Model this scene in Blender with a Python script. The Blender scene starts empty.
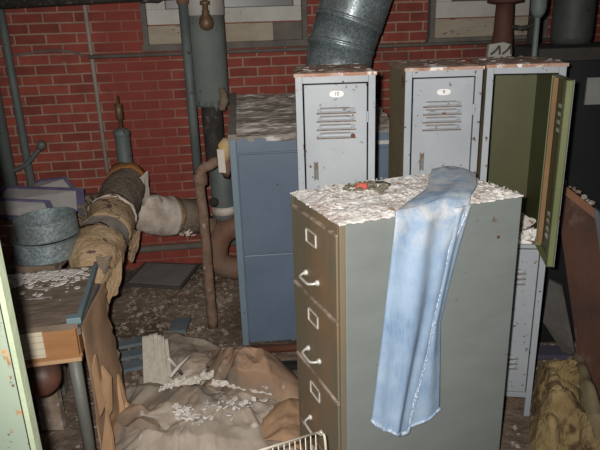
import bpy, bmesh, math, random
from mathutils import Vector, Matrix, noise
random.seed(7)
PI = math.pi
C = bpy.context.scene.collection
S = bpy.context.scene

# ------------------------------------------------------------------ camera
H = 1.75
F, PITCH, ROLL = 597.3, 0.3236, 0.0328
fw = Vector((0, math.cos(PITCH), -math.sin(PITCH)))
up = Vector((0, math.sin(PITCH), math.cos(PITCH)))
rt = Vector((1, 0, 0))
cr, sr = math.cos(ROLL), math.sin(ROLL)
RT = cr*rt - sr*up
DN = -sr*rt - cr*up
EYE = Vector((0, 0, H))
def at(px, py, y):
    """the point at distance y from the camera wall that is seen along one sight line"""
    q = RT*((px-300)/F) + DN*((py-225)/F) + fw
    return EYE + q*(y/q.y)
def atz(px, py, z):
    q = RT*((px-300)/F) + DN*((py-225)/F) + fw
    return EYE + q*((z-H)/q.z)
cd = bpy.data.cameras.new('camera'); cam = bpy.data.objects.new('camera', cd); C.objects.link(cam)
cd.lens = 36*F/600; cd.sensor_width = 36; cd.clip_start = .05
M = Matrix.Identity(4)
for i in range(3):
    M[i][0] = RT[i]; M[i][1] = -DN[i]; M[i][2] = -fw[i]; M[i][3] = EYE[i]
cam.matrix_world = M
S.camera = cam

# ------------------------------------------------------------------ materials
def new_mat(name, rough=.7, metal=0.0):
    m = bpy.data.materials.new(name); m.use_nodes = True
    nt = m.node_tree; b = nt.nodes['Principled BSDF']
    b.inputs['Roughness'].default_value = rough; b.inputs['Metallic'].default_value = metal
    return m, nt, b
def N(nt, t, **kw):
    n = nt.nodes.new(t)
    for k, v in kw.items():
        if k in n.inputs.keys(): n.inputs[k].default_value = v
        else: setattr(n, k, v)
    return n
def coords(nt, scale=(1, 1, 1), kind='Object'):
    tc = N(nt, 'ShaderNodeTexCoord'); mp = N(nt, 'ShaderNodeMapping'); mp.inputs['Scale'].default_value = scale
    nt.links.new(tc.outputs[kind], mp.inputs['Vector']); return mp.outputs['Vector']
def nz(nt, vec, scale, detail=4, rough=.6):
    n = N(nt, 'ShaderNodeTexNoise', Scale=scale, Detail=detail, Roughness=rough); nt.links.new(vec, n.inputs['Vector']); return n.outputs['Fac']
def ramp(nt, fac, a, b, c0=(0, 0, 0, 1), c1=(1, 1, 1, 1)):
    r = N(nt, 'ShaderNodeValToRGB'); r.color_ramp.elements[0].position = a; r.color_ramp.elements[1].position = b
    r.color_ramp.elements[0].color = c0; r.color_ramp.elements[1].color = c1
    nt.links.new(fac, r.inputs['Fac']); return r.outputs['Color']
def mix(nt, fac, a, b, mode='MIX'):
    m = N(nt, 'ShaderNodeMixRGB', blend_type=mode)
    for s, v in ((0, fac), (1, a), (2, b)):
        if isinstance(v, (tuple, list)): m.inputs[s].default_value = (v[0], v[1], v[2], 1)
        elif isinstance(v, (int, float)): m.inputs[s].default_value = v
        else: nt.links.new(v, m.inputs[s])
    return m.outputs['Color']
def bump(nt, b, h, strength=.4, dist=.01):
    n = N(nt, 'ShaderNodeBump', Strength=strength, Distance=dist); nt.links.new(h, n.inputs['Height']); nt.links.new(n.outputs['Normal'], b.inputs['Normal'])
def mottled(name, c1, c2, scale=12, lo=.35, hi=.65, rough=.85, fleck=None, fscale=60, fth=.66, bumpy=.3, metal=0, stretch=(1, 1, 1), bdist=.01, c3=None, s3=3, lo3=.45, hi3=.6):
    m, nt, b = new_mat(name, rough, metal); v = coords(nt, stretch)
    col = mix(nt, ramp(nt, nz(nt, v, scale), lo, hi), c1, c2)
    if c3: col = mix(nt, ramp(nt, nz(nt, v, s3, 6, .65), lo3, hi3), col, c3)
    if fleck: col = mix(nt, ramp(nt, nz(nt, v, fscale, 3, .55), fth, fth+.05), col, fleck)
    nt.links.new(col, b.inputs['Base Color'])
    if bumpy: bump(nt, b, nz(nt, v, scale*3, 5), bumpy, bdist)
    return m
RUST = (.17, .062, .022); RUST2 = (.07, .03, .015)
def paint(name, base, base2, rust=.62, rscale=7, rough=.45, speck=.68, sscale=45, stretch=(1, 1, 1), rustcol=RUST):
    """old enamel paint with rust blooms and chipped specks"""
    m, nt, b = new_mat(name, rough); v = coords(nt, stretch)
    col = mix(nt, ramp(nt, nz(nt, v, 3.5, 5), .35, .68), base, base2)
    r = mix(nt, ramp(nt, nz(nt, v, 30), .4, .6), rustcol, RUST2)
    a = ramp(nt, nz(nt, v, rscale, 8, .7), rust, rust+.05)
    s = ramp(nt, nz(nt, v, sscale, 3, .6), speck, speck+.04)
    col = mix(nt, mix(nt, 1.0, a, s, 'LIGHTEN'), col, r)
    nt.links.new(col, b.inputs['Base Color'])
    nt.links.new(ramp(nt, a, 0, 1, (rough,)*3+(1,), (.9, .9, .9, 1)), b.inputs['Roughness'])
    bump(nt, b, nz(nt, v, 40), .12, .004)
    return m
def brick():
    m, nt, b = new_mat('red_brick', .85); v = coords(nt)
    sw = N(nt, 'ShaderNodeSeparateXYZ'); nt.links.new(v, sw.inputs[0])
    cb = N(nt, 'ShaderNodeCombineXYZ'); nt.links.new(sw.outputs['X'], cb.inputs['X']); nt.links.new(sw.outputs['Z'], cb.inputs['Y'])
    off = N(nt, 'ShaderNodeVectorMath', operation='ADD'); off.inputs[1].default_value = (.06, .020, 0); nt.links.new(cb.outputs[0], off.inputs[0])
    # slightly wavy courses
    wob = N(nt, 'ShaderNodeTexNoise', Scale=6.0); nt.links.new(v, wob.inputs['Vector'])
    ws = N(nt, 'ShaderNodeVectorMath', operation='SCALE'); ws.inputs['Scale'].default_value = .006; nt.links.new(wob.outputs['Color'], ws.inputs[0])
    ad = N(nt, 'ShaderNodeVectorMath', operation='ADD'); nt.links.new(off.outputs[0], ad.inputs[0]); nt.links.new(ws.outputs[0], ad.inputs[1])
    t = N(nt, 'ShaderNodeTexBrick', Scale=1.0); nt.links.new(ad.outputs[0], t.inputs['Vector'])
    t.inputs['Color1'].default_value = (.40, .088, .058, 1); t.inputs['Color2'].default_value = (.27, .058, .043, 1); t.inputs['Mortar'].default_value = (.44, .29, .22, 1)
    t.inputs['Mortar Size'].default_value = .0062; t.inputs['Mortar Smooth'].default_value = .35
    t.inputs['Brick Width'].default_value = .190; t.inputs['Row Height'].default_value = .0631
    col = mix(nt, ramp(nt, nz(nt, v, 2.2, 4), .35, .7, (.75, .75, .75, 1), (1.15, 1.15, 1.15, 1)), (0, 0, 0), t.outputs['Color'], 'MIX')
    col = mix(nt, 1.0, t.outputs['Color'], ramp(nt, nz(nt, v, 9, 5), .3, .7, (.72, .72, .72, 1), (1.1, 1.1, 1.1, 1)), 'MULTIPLY')
    # red paint brushed over a band of the wall (mortar hidden)
    pb = N(nt, 'ShaderNodeValToRGB'); pb.color_ramp.elements[0].position = .0; pb.color_ramp.elements[0].color = (0, 0, 0, 1); pb.color_ramp.elements[1].color = (0, 0, 0, 1)
    for p, c in ((.12, 0), (.2, .65), (.42, .6), (.5, 0)):
        e = pb.color_ramp.elements.new(p); e.color = (c, c, c, 1)
    mr = N(nt, 'ShaderNodeMapRange'); mr.inputs['From Min'].default_value = -1.5; mr.inputs['From Max'].default_value = 0.0; nt.links.new(sw.outputs['X'], mr.inputs['Value'])
    nt.links.new(mr.outputs[0], pb.inputs['Fac'])
    col = mix(nt, pb.outputs['Color'], col, (.30, .055, .038))
    # chalky stains and soot patches
    col = mix(nt, ramp(nt, nz(nt, v, 5.5, 7, .7), .66, .74), col, (.42, .30, .27))
    col = mix(nt, ramp(nt, nz(nt, v, 1.7, 6, .65), .58, .75), col, (.10, .05, .045))
    nt.links.new(col, b.inputs['Base Color'])
    inv = ramp(nt, t.outputs['Fac'], 0, 1, (1, 1, 1, 1), (0, 0, 0, 1))
    bump(nt, b, inv, .5, .006)
    return m
def galvanized():
    m, nt, b = new_mat('galvanized_steel', .40, .5); v = coords(nt)
    vo = N(nt, 'ShaderNodeTexVoronoi', Scale=110.0); nt.links.new(v, vo.inputs['Vector'])
    sp = N(nt, 'ShaderNodeSeparateXYZ'); nt.links.new(vo.outputs['Color'], sp.inputs[0])
    col = ramp(nt, sp.outputs['X'], 0, 1, (.20, .25, .27, 1), (.40, .47, .49, 1))
    col = mix(nt, ramp(nt, nz(nt, v, 5, 6), .45, .7), col, (.22, .24, .24))
    nt.links.new(col, b.inputs['Base Color']); nt.links.new(ramp(nt, sp.outputs['Y'], 0, 1, (.28, .28, .28, 1), (.55, .55, .55, 1)), b.inputs['Roughness'])
    return m
def denim():
    m, nt, b = new_mat('washed_denim', .9); v = coords(nt)
    col = mix(nt, ramp(nt, nz(nt, v, 7, 4), .3, .72), (.125, .22, .38), (.34, .465, .63))
    w = coords(nt, (160, 160, 12)); col = mix(nt, ramp(nt, nz(nt, w, 1.6, 2), .25, .8), col, (.43, .53, .67), 'MIX')
    col = mix(nt, .45, mix(nt, ramp(nt, nz(nt, v, 7, 4), .3, .72), (.16, .27, .43), (.36, .48, .62)), col)
    # plaster dust caught on the part lying over the cabinet top
    sp = N(nt, 'ShaderNodeSeparateXYZ'); nt.links.new(v, sp.inputs[0])
    mr = N(nt, 'ShaderNodeMapRange'); mr.inputs['From Min'].default_value = 1.03; mr.inputs['From Max'].default_value = 1.2; nt.links.new(sp.outputs['Z'], mr.inputs['Value'])
    du = mix(nt, 1.0, mr.outputs[0], ramp(nt, nz(nt, v, 16, 6, .7), .40, .62), 'MULTIPLY')
    col = mix(nt, du, col, (.62, .62, .63))
    nt.links.new(col, b.inputs['Base Color']); bump(nt, b, nz(nt, v, 300, 2), .2, .002)
    return m
def lined_paper():
    m, nt, b = new_mat('label_paper', .8); v = coords(nt)
    w = N(nt, 'ShaderNodeTexWave', Scale=12.0, Distortion=.6); w.bands_direction = 'Z'; nt.links.new(v, w.inputs['Vector'])
    col = mix(nt, ramp(nt, w.outputs['Fac'], .86, .95), (.66, .58, .43), (.52, .45, .34)); nt.links.new(col, b.inputs['Base Color']); return m

MT = dict(
 brick=brick(), galv=galvanized(), denim=denim(), label=lined_paper(),
 locker=paint('grey_blue_enamel', (.395, .42, .45), (.32, .345, .375), .655, 6, .5, .65, 34),
 rusttop=mottled('rusted_flaking_top', (.40, .22, .155), (.55, .42, .35), 12, .4, .62, .9, (.85, .80, .76), 13, .64, c3=(.78,.71,.65), s3=9, lo3=.60, hi3=.64),
 rustpaint=paint('rusted_brown_olive_enamel', (.36, .30, .17), (.28, .23, .14), .56, 6, .6, .64, 40),
 olive=paint('olive_green_enamel', (.092, .095, .036), (.075, .078, .03), .70, 5, .5, .72, 40),
 olivelight=paint('pale_olive_enamel', (.17, .185, .08), (.13, .145, .06), .66, 7, .5, .7, 40),
 cabside=paint('grey_green_enamel', (.235, .258, .246), (.205, .226, .215), .655, 5, .48, .71, 24, stretch=(1, 1, 2.6), rustcol=(.24, .16, .105)),
 cabfront=mottled('rust_stained_olive_enamel', (.215, .185, .13), (.18, .15, .10), 5, .35, .65, .6, (.32, .18, .085), 22, .66, .2, stretch=(1, 1, .35), c3=(.28, .17, .088), s3=2.6, lo3=.52, hi3=.68),
 chrome=mottled('worn_chrome_plate', (.60, .58, .54), (.75, .73, .70), 40, .35, .65, .45, None, bumpy=0, metal=.25),
 dust=mottled('white_plaster_dust', (.80, .75, .71), (.92, .89, .86), 14, .35, .6, .95, (.44, .29, .21), 26, .62, .45, c3=(.66, .54, .47), s3=7, lo3=.52, hi3=.66),
 flake=mottled('plaster_flake', (.80, .76, .72), (.70, .64, .60), 25, .4, .6, .9),
 rubble=mottled('brown_rubble_chips', (.28, .20, .145), (.42, .33, .26), 14, .4, .6, .9, (.55, .5, .45), 20, .6),
 blue=paint('slate_blue_enamel', (.17, .225, .305), (.14, .19, .26), .72, 5, .42, .72, 30),
 bluelight=paint('pale_blue_enamel', (.22, .30, .36), (.19, .26, .32), .70, 5, .45, .7, 30),
 peel=mottled('peeling_grey_paint', (.30, .255, .22), (.50, .44, .39), 9, .38, .6, .9, (.78, .73, .68), 8, .55, .6, stretch=(.5, 2.2, 2)),
 taupe=mottled('taupe_flaking_paint', (.28, .245, .21), (.36, .32, .28), 12),
 redrust=mottled('red_brown_rust', (.16, .05, .03), (.10, .04, .025), 14, rough=.7),
 pipegrey=mottled('grey_green_pipe_paint', (.12, .145, .14), (.16, .18, .172), 6, rough=.6, fleck=(.07, .05, .04), fscale=14, fth=.66, bumpy=.15),
 jacketgrey=mottled('grey_canvas_jacket', (.165, .185, .175), (.20, .22, .21), 5, rough=.85, fleck=(.08, .08, .07), fscale=25, fth=.68, bumpy=.2),
 white=mottled('old_white_paint', (.66, .64, .60), (.56, .53, .48), 6, rough=.7, fleck=(.3, .25, .2), fscale=22, fth=.66),
 beige=mottled('bare_beige_board', (.42, .35, .265), (.50, .43, .34), 6, rough=.8, fleck=(.18, .12, .09), fscale=18, fth=.64, stretch=(1, 1, 3)),
 greyboard=mottled('weathered_grey_board', (.15, .135, .12), (.215, .19, .165), 8, rough=.9),
 paneglass=mottled('grimy_window_glass', (.10, .095, .10), (.15, .145, .145), 5, rough=.35, bumpy=0),
 blackpipe=mottled('tarred_black_pipe', (.03, .028, .025), (.065, .055, .045), 20, rough=.8, fleck=(.16, .14, .12), fscale=30, fth=.62),
 rustpipe=mottled('rusty_scaled_pipe', (.20, .115, .075), (.30, .20, .145), 18, rough=.9, fleck=(.40, .33, .28), fscale=24, fth=.62, bumpy=.5),
 brownpipe=mottled('brown_oxide_pipe', (.21, .10, .065), (.29, .155, .10), 9, rough=.75, c3=(.22, .165, .125), s3=5),
 darkbrown=mottled('dark_red_oxide_casting', (.10, .04, .03), (.14, .06, .042), 9, rough=.75),
 wrapgrey=mottled('dirty_canvas_wrap', (.20, .15, .11), (.30, .235, .175), 14, rough=.95, fleck=(.45, .38, .3), fscale=16, fth=.64, bumpy=.7, bdist=.02),
 wraptan=mottled('tan_felt_wrap', (.43, .285, .155), (.55, .40, .25), 16, rough=.95, fleck=(.16, .10, .07), fscale=16, fth=.62, bumpy=.7, bdist=.02),
 wraporange=mottled('orange_stained_wrap', (.42, .18, .05), (.32, .14, .055), 12, rough=.95),
 plaster=mottled('white_pipe_plaster', (.86, .77, .69), (.72, .62, .53), 5, rough=.9, c3=(.34, .24, .17), s3=4, lo3=.52, hi3=.72),
 yellowfoam=mottled('yellow_insulation_scrap', (.58, .38, .14), (.62, .48, .30), 20, rough=.95),
 tag=mottled('off_white_tag', (.74, .68, .60), (.66, .60, .52), 12),
 desktop=mottled('dirty_desk_top', (.17, .125, .09), (.24, .18, .135), 8, rough=.85, fleck=(.75, .68, .64), fscale=7, fth=.62, stretch=(.6, 2.4, 1)),
 oakfront=mottled('orange_oak_veneer', (.40, .20, .085), (.33, .155, .06), 4, rough=.55, stretch=(1, 1, 9), bumpy=.1),
 tealstrip=paint('teal_metal_trim', (.20, .28, .31), (.15, .22, .25), .62, 9, .5, .64, 40),
 cardboard=mottled('brown_cardboard', (.46, .29, .175), (.39, .24, .145), 5, rough=.9, bumpy=.15, c3=(.22, .14, .095), s3=3.5, lo3=.5, hi3=.72),
 cardlight=mottled('pale_cardboard_lining', (.55, .34, .19), (.48, .30, .17), 6, rough=.9, bumpy=.1),
 cap=mottled('rusty_dark_red_cap', (.15, .055, .035), (.20, .085, .055), 9, rough=.5, c3=(.09, .05, .04), s3=6),
 leg=mottled('grey_steel_leg', (.17, .175, .155), (.14, .145, .13), 8, rough=.5),
 mint=paint('pale_mint_enamel', (.27, .315, .235), (.22, .275, .22), .57, 26, .6, .62, 30, stretch=(1, 1, .8), rustcol=(.42, .20, .06)),
 minttrim=mottled('cream_mint_edge', (.36, .41, .28), (.31, .36, .25), 9, rough=.5),
 nearblack=mottled('matte_near_black', (.012, .012, .012), (.02, .02, .02), 9),  # plain near-black; also paints the shade behind the drawers
 purple=mottled('violet_blue_frame_strip', (.15, .135, .25), (.22, .20, .31), 10, rough=.5, fleck=(.3, .27, .3), fscale=18, fth=.64),
 pane=mottled('dusty_pale_sheet', (.56, .54, .53), (.66, .63, .60), 6, rough=.6),
 sacking=mottled('brown_paper_sheet', (.36, .22, .14), (.45, .295, .20), 5, rough=.85, c3=(.27, .22, .175), s3=3, fleck=(.68, .62, .56), fscale=9, fth=.66, bumpy=.4),
 tarp=mottled('dusty_grey_brown_tarp', (.36, .275, .20), (.43, .34, .26), 5, rough=.8, c3=(.48, .41, .34), s3=3, fleck=(.66, .6, .55), fscale=12, fth=.66, bumpy=.4),
 carpet=mottled('dusty_felt_sheet', (.36, .275, .205), (.44, .35, .27), 20, rough=.95, c3=(.56, .48, .41), s3=5, bumpy=.5),
 slat=mottled('whitewashed_slat', (.52, .45, .37), (.64, .58, .5), 9, rough=.85, stretch=(4, 4, 1)),
 paperwhite=mottled('torn_white_paper', (.74, .68, .62), (.66, .6, .53), 9, rough=.9),
 slatblue=mottled('faded_blue_slat', (.15, .185, .21), (.21, .235, .25), 7, rough=.8),
 soil=mottled('debris_strewn_floor', (.20, .14, .10), (.30, .225, .17), 7, .35, .65, .95, (.55, .47, .40), 26, .62, .8, c3=(.14, .10, .075), s3=2, bdist=.03),
 mat=mottled('grey_rubber_mat', (.26, .25, .235), (.33, .31, .285), 6, rough=.8),
 matrim=mottled('dark_mat_border', (.09, .088, .085), (.11, .105, .10), 8),
 wire=mottled('cream_coated_wire', (.72, .66, .54), (.62, .56, .45), 20, rough=.5, bumpy=0),
 wool=mottled('yellow_fibreglass_wool', (.25, .17, .072), (.38, .28, .135), 8, rough=1, fleck=(.11, .065, .03), fscale=6, fth=.56, bumpy=.9, bdist=.03),
 woolpaper=mottled('kraft_backing_paper', (.29, .235, .14), (.22, .17, .10), 8, rough=.9),
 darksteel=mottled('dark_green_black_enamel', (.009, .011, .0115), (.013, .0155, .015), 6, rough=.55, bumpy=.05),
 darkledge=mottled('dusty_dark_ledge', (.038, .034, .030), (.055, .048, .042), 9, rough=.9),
 board=mottled('red_brown_worn_board', (.105, .043, .024), (.055, .026, .017), 4, rough=.6, c3=(.20, .14, .11), s3=4.5, lo3=.58, hi3=.74, stretch=(1, 1, .7)),
 boardedge=mottled('raw_orange_board_edge', (.30, .14, .08), (.24, .115, .065), 8, rough=.8),
 boardside=mottled('blue_grey_board_edge', (.13, .15, .17), (.10, .115, .13), 9),
 paper=mottled('white_note_paper', (.30, .295, .27), (.25, .245, .22), 9),
 ceilpaint=mottled('grey_ceiling', (.22, .2, .18), (.28, .26, .24), 3),
 sidewall=mottled('grimy_plaster_wall', (.20, .17, .15), (.26, .23, .2), 3),
 plate=mottled('white_number_plate', (.86, .85, .83), (.8, .79, .77), 20, bumpy=0, rough=.5),
 rustshadow=mottled('rust_shadow_line', (.13, .085, .06), (.24, .17, .12), 40),  # rust brown, doubling as painted shadow along the louver slots
 lip=mottled('worn_drawer_lip', (.20, .15, .10), (.52, .40, .32), 14, .42, .6),
 darkflue=mottled('dark_flue_paint', (.055, .06, .058), (.075, .08, .078), 8, rough=.6, fleck=(.03, .03, .03), fscale=14),  # darker than the pipegrey tone
 lockbar=mottled('brown_lock_bar', (.20, .115, .055), (.26, .15, .075), 9),
 plankdark=mottled('dark_violet_plank', (.065, .06, .095), (.09, .08, .12), 9),
 greyslab=mottled('dusty_grey_slab', (.12, .108, .098), (.165, .15, .138), 8),
 conduit=mottled('pale_conduit_paint', (.36, .30, .25), (.42, .36, .31), 9),
 ink=mottled('black_ink', (.03, .03, .03), (.04, .04, .04), 9, bumpy=0),
 red=mottled('red_scrap_foil', (.60, .12, .08), (.5, .1, .07), 20),
 greenscrap=mottled('grey_green_scrap', (.17, .16, .11), (.24, .22, .16), 20),
 brass=mottled('tarnished_bronze', (.16, .095, .05), (.22, .14, .08), 14, rough=.5, metal=.3),
)

# ------------------------------------------------------------------ builders
class MB:
    def __init__(s): s.bm = bmesh.new()
    def box(s, lo, hi, mat=None):
        x0, y0, z0 = lo; x1, y1, z1 = hi
        v = [s.bm.verts.new(p) for p in ((x0, y0, z0), (x1, y0, z0), (x1, y1, z0), (x0, y1, z0), (x0, y0, z1), (x1, y0, z1), (x1, y1, z1), (x0, y1, z1))]
        if mat: 
            for q in v: q.co = mat @ q.co
        for f in ((0, 3, 2, 1), (4, 5, 6, 7), (0, 1, 5, 4), (1, 2, 6, 5), (2, 3, 7, 6), (3, 0, 4, 7)): s.bm.faces.new([v[i] for i in f])
        return s
    def prism(s, pts, vec):
        """closed slab: a polygon of 3-D points pushed along vec"""
        vec = Vector(vec); a = [s.bm.verts.new(p) for p in pts]; b = [s.bm.verts.new(Vector(p)+vec) for p in pts]
        n = len(a); s.bm.faces.new(a[::-1]); s.bm.faces.new(b)
        for i in range(n): s.bm.faces.new((a[i], a[(i+1) % n], b[(i+1) % n], b[i]))
        return s
    def tube(s, path, r, seg=14, cap=True, jit=0, squash=1.0):
        path = [Vector(p) for p in path]; n = len(path); rs = r if isinstance(r, (list, tuple)) else [r]*n
        rings = []; prev = None
        for i, p in enumerate(path):
            t = (path[min(i+1, n-1)]-path[max(i-1, 0)]).normalized()
            if prev is None:
                ref = Vector((0, 0, 1)) if abs(t.z) < .9 else Vector((1, 0, 0)); a = t.cross(ref).normalized()
            else: a = (prev - t*prev.dot(t)).normalized()
            prev = a; b = t.cross(a); ring = []
            for k in range(seg):
                an = 2*PI*k/seg; d = a*math.cos(an)+b*math.sin(an)*squash; q = p+d*rs[i]
                if jit: q += d*jit*noise.noise(q*14)+d*jit*.6*noise.noise(q*40)
                ring.append(s.bm.verts.new(q))
            rings.append(ring)
        for i in range(n-1):
            for k in range(seg): s.bm.faces.new((rings[i][k], rings[i][(k+1) % seg], rings[i+1][(k+1) % seg], rings[i+1][k]))
        if cap: s.bm.faces.new(rings[0][::-1]); s.bm.faces.new(rings[-1])
        return s
    def lathe(s, prof, origin, seg=24, axis=(0, 0, 1)):
        ax = Vector(axis).normalized(); o = Vector(origin)
        return s.tube([o+ax*z for z, _ in prof], [max(r, .0005) for _, r in prof], seg)
    def sheet(s, fn, nu, nv, th=.004):
        """a cloth or sheet with real thickness; fn(u,v) is its upper face"""
        g = [[Vector(fn(i/nu, j/nv)) for i in range(nu+1)] for j in range(nv+1)]
        nr = [[None]*(nu+1) for _ in range(nv+1)]
        for j in range(nv+1):
            for i in range(nu+1):
                du = g[j][min(i+1, nu)]-g[j][max(i-1, 0)]; dv = g[min(j+1, nv)][i]-g[max(j-1, 0)][i]
                q = du.cross(dv); nr[j][i] = q.normalized() if q.length > 1e-9 else Vector((0, 0, 1))
        A = [[s.bm.verts.new(g[j][i]) for i in range(nu+1)] for j in range(nv+1)]
        B = [[s.bm.verts.new(g[j][i]-nr[j][i]*th) for i in range(nu+1)] for j in range(nv+1)]
        for j in range(nv):
            for i in range(nu):
                s.bm.faces.new((A[j][i], A[j][i+1], A[j+1][i+1], A[j+1][i])); s.bm.faces.new((B[j][i], B[j+1][i], B[j+1][i+1], B[j][i+1]))
        for i in range(nu):
            s.bm.faces.new((A[0][i], B[0][i], B[0][i+1], A[0][i+1])); s.bm.faces.new((A[nv][i], A[nv][i+1], B[nv][i+1], B[nv][i]))
        for j in range(nv):
            s.bm.faces.new((A[j][0], A[j+1][0], B[j+1][0], B[j][0])); s.bm.faces.new((A[j][nu], B[j][nu], B[j+1][nu], A[j+1][nu]))
        return s
    def flake(s, c, r, flat=.35, tl=.6):
        n = random.randint(4, 6); a0 = random.random()*6.3; tilt = Matrix.Rotation(random.uniform(-tl, tl), 3, 'X') @ Matrix.Rotation(random.uniform(-tl, tl), 3, 'Y')
        pts = [tilt @ Vector((math.cos(a0+2*PI*k/n)*r*random.uniform(.6, 1.1), math.sin(a0+2*PI*k/n)*r*random.uniform(.6, 1.1), 0))+Vector(c) for k in range(n)]
        return s.prism(pts, tilt @ Vector((0, 0, r*flat)))
    def rotz(s, a, loc=(0, 0, 0)):
        s.bm.transform(Matrix.Translation(loc) @ Matrix.Rotation(a, 4, 'Z')); return s
    def build(s, name, mat, parent=None, smooth=False, bevel=0):
        bmesh.ops.recalc_face_normals(s.bm, faces=s.bm.faces)
        me = bpy.data.meshes.new(name); s.bm.to_mesh(me); s.bm.free()
        o = bpy.data.objects.new(name, me); C.objects.link(o); me.materials.append(MT[mat] if isinstance(mat, str) else mat)
        if smooth:
            for p in me.polygons: p.use_smooth = True
        if bevel:
            b = o.modifiers.new('edge', 'BEVEL'); b.width = bevel; b.segments = 2; b.limit_method = 'ANGLE'; b.angle_limit = .7
        if parent:
            o.parent = parent; 
            inv = world_of(parent).inverted(); o.matrix_local = inv
        return o
def world_of(o):
    m = o.matrix_local.copy() if o.parent is None else None
    if o.parent is None: return Matrix.Translation(o.location) @ o.rotation_euler.to_matrix().to_4x4()
    return Matrix.Identity(4)
def tag(o, label=None, cat=None, group=None, kind=None):
    if label: o['label'] = label
    if cat: o['category'] = cat
    if group: o['group'] = group
    if kind: o['kind'] = kind
    return o
def thing(name, label, cat, loc=(0, 0, 0), group=None):
    o = bpy.data.objects.new(name, None); C.objects.link(o); o.location = loc; o.empty_display_size = .1
    return tag(o, label, cat, group)
def struct(o): o['kind'] = 'structure'; return o
def sm(t): return t*t*(3-2*t)
def clamp(t): return max(0., min(1., t))
def lerp(a, b, t): return a+(b-a)*t
def curve(pts, t):
    """piecewise linear through points"""
    n = len(pts)-1; x = clamp(t)*n; i = min(int(x), n-1); return Vector(pts[i]).lerp(Vector(pts[i+1]), x-i)
def smooth_path(pts, k=6):
    pts = [Vector(p) for p in pts]; out = []
    for i in range(len(pts)-1):
        p0 = pts[max(i-1, 0)]; p1 = pts[i]; p2 = pts[i+1]; p3 = pts[min(i+2, len(pts)-1)]
        for j in range(k):
            t = j/k; out.append(.5*((2*p1)+(p2-p0)*t+(2*p0-5*p1+4*p2-p3)*t*t+(3*p1-p0-3*p2+p3)*t**3))
    out.append(pts[-1]); return out

# ------------------------------------------------------------------ setting
WY = 4.171; WA = .1176                                   # back wall: crossing x=0, and its turn
wu = Vector((math.cos(WA), math.sin(WA), 0)); wn = Vector((math.sin(WA), -math.cos(WA), 0))
def onwall(s, z, off=0): return Vector((0, WY, 0))+wu*s+wn*off+Vector((0, 0, z))
o = MB().box((-3.2, 0, 0), (3.4, .2, 2.75)).build('wall_back', 'brick'); o.location = (0, WY, 0); o.rotation_euler = (0, 0, WA); struct(o)
struct(MB().box((-2.75, -1.2, 0), (-2.6, 4.0, 2.75)).build('wall_left', 'sidewall'))
struct(MB().box((2.7, -1.2, 0), (2.85, 4.5, 2.75)).build('wall_right', 'sidewall'))
struct(MB().box((-2.75, -1.2, 2.75), (2.85, 4.8, 2.85)).build('ceiling', 'ceilpaint'))
def floor_z(x, y):
    z = .12*sm(clamp((y-3.3)/.6))*sm(clamp((.3-x)/.6))
    return z+.012*noise.noise(Vector((x*3, y*3, 1)))+.008*noise.noise(Vector((x*11, y*11, 4)))-.012
b = MB(); nx, ny = 120, 130; vs = []
for j in range(ny+1):
    for i in range(nx+1):
        x = -2.7+5.5*i/nx; y = -1.2+5.9*j/ny; vs.append(b.bm.verts.new((x, y, floor_z(x, y))))
for j in range(ny):
    for i in range(nx):
        k = j*(nx+1)+i; b.bm.faces.new((vs[k], vs[k+1], vs[k+nx+2], vs[k+nx+1]))
struct(b.build('floor', 'soil', smooth=True))
b = MB()
for i in range(900):
    x = random.uniform(-1.15, -.47); y = random.uniform(2.65, 3.98)
    if (-1.3 < x < -.8 and 3.72 < y) or (y < 2.95 and x > -.5): continue
    b.flake((x, y, floor_z(x, y)+.006), random.choice((.008, .01, .014, .02)), .3)
for i in range(200):
    x = random.uniform(1.05, 1.28); y = random.uniform(1.9, 2.9); b.flake((x, y, floor_z(x, y)+.006), random.choice((.008, .012, .02)), .3)
tag(b.build('plaster_rubble', 'rubble'), 'crumbled plaster and brick chips strewn over the dirt floor', 'rubble', kind='stuff')

# windows: boards over a grimy pane, standing proud of the brick
def window(name, s0, s1, zb, z_mid, z_in, zt, greyfrom=None):
    w = bpy.data.objects.new(name, None); C.objects.link(w); struct(w)
    def bar(nm, mat, a, c, z0, z1, d0, d1):
        m = MB(); m.prism([onwall(a, z0, d0), onwall(c, z0, d0), onwall(c, z1, d0), onwall(a, z1, d0)], wn*(d1-d0)); return m.build(nm, mat, w, bevel=.004)
    e = .035
    bar('window_frame', 'greyboard', s0, s0+e, zb, zt, .0, .07); bar('window_frame', 'greyboard', s1-e, s1, zb, zt, 0, .07)
    if greyfrom:
        bar('sill_board', 'beige', s0+e, greyfrom, zb+.012, z_mid, 0, .05); bar('sill_board', 'greyboard', greyfrom, s1-e, zb+.012, z_mid, 0, .048)
    else: bar('sill_board', 'beige', s0+e, s1-e, zb+.012, z_mid, 0, .05)
    bar('window_sill', 'greyboard', s0-.01, s1+.01, zb-.03, zb+.012, 0, .075)
    bar('bottom_rail', 'white', s0+e, s1-e, z_mid+.006, z_in, .0, .035)
    bar('side_rail', 'white', s0+e, s0+e+.12, z_in, zt, 0, .035); bar('side_rail', 'white', s1-e-.05, s1-e, z_in, zt, 0, .035)
    bar('pane', 'paneglass', s0+e+.12, s1-e-.05, z_in, zt, 0, .012)
    return w
window('window_1', -.975, .085, 1.645, 1.77, 1.868, 2.45, -.14)
window('window_2', .915, 1.75, 1.622, 1.755, 1.865, 2.45)

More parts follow.
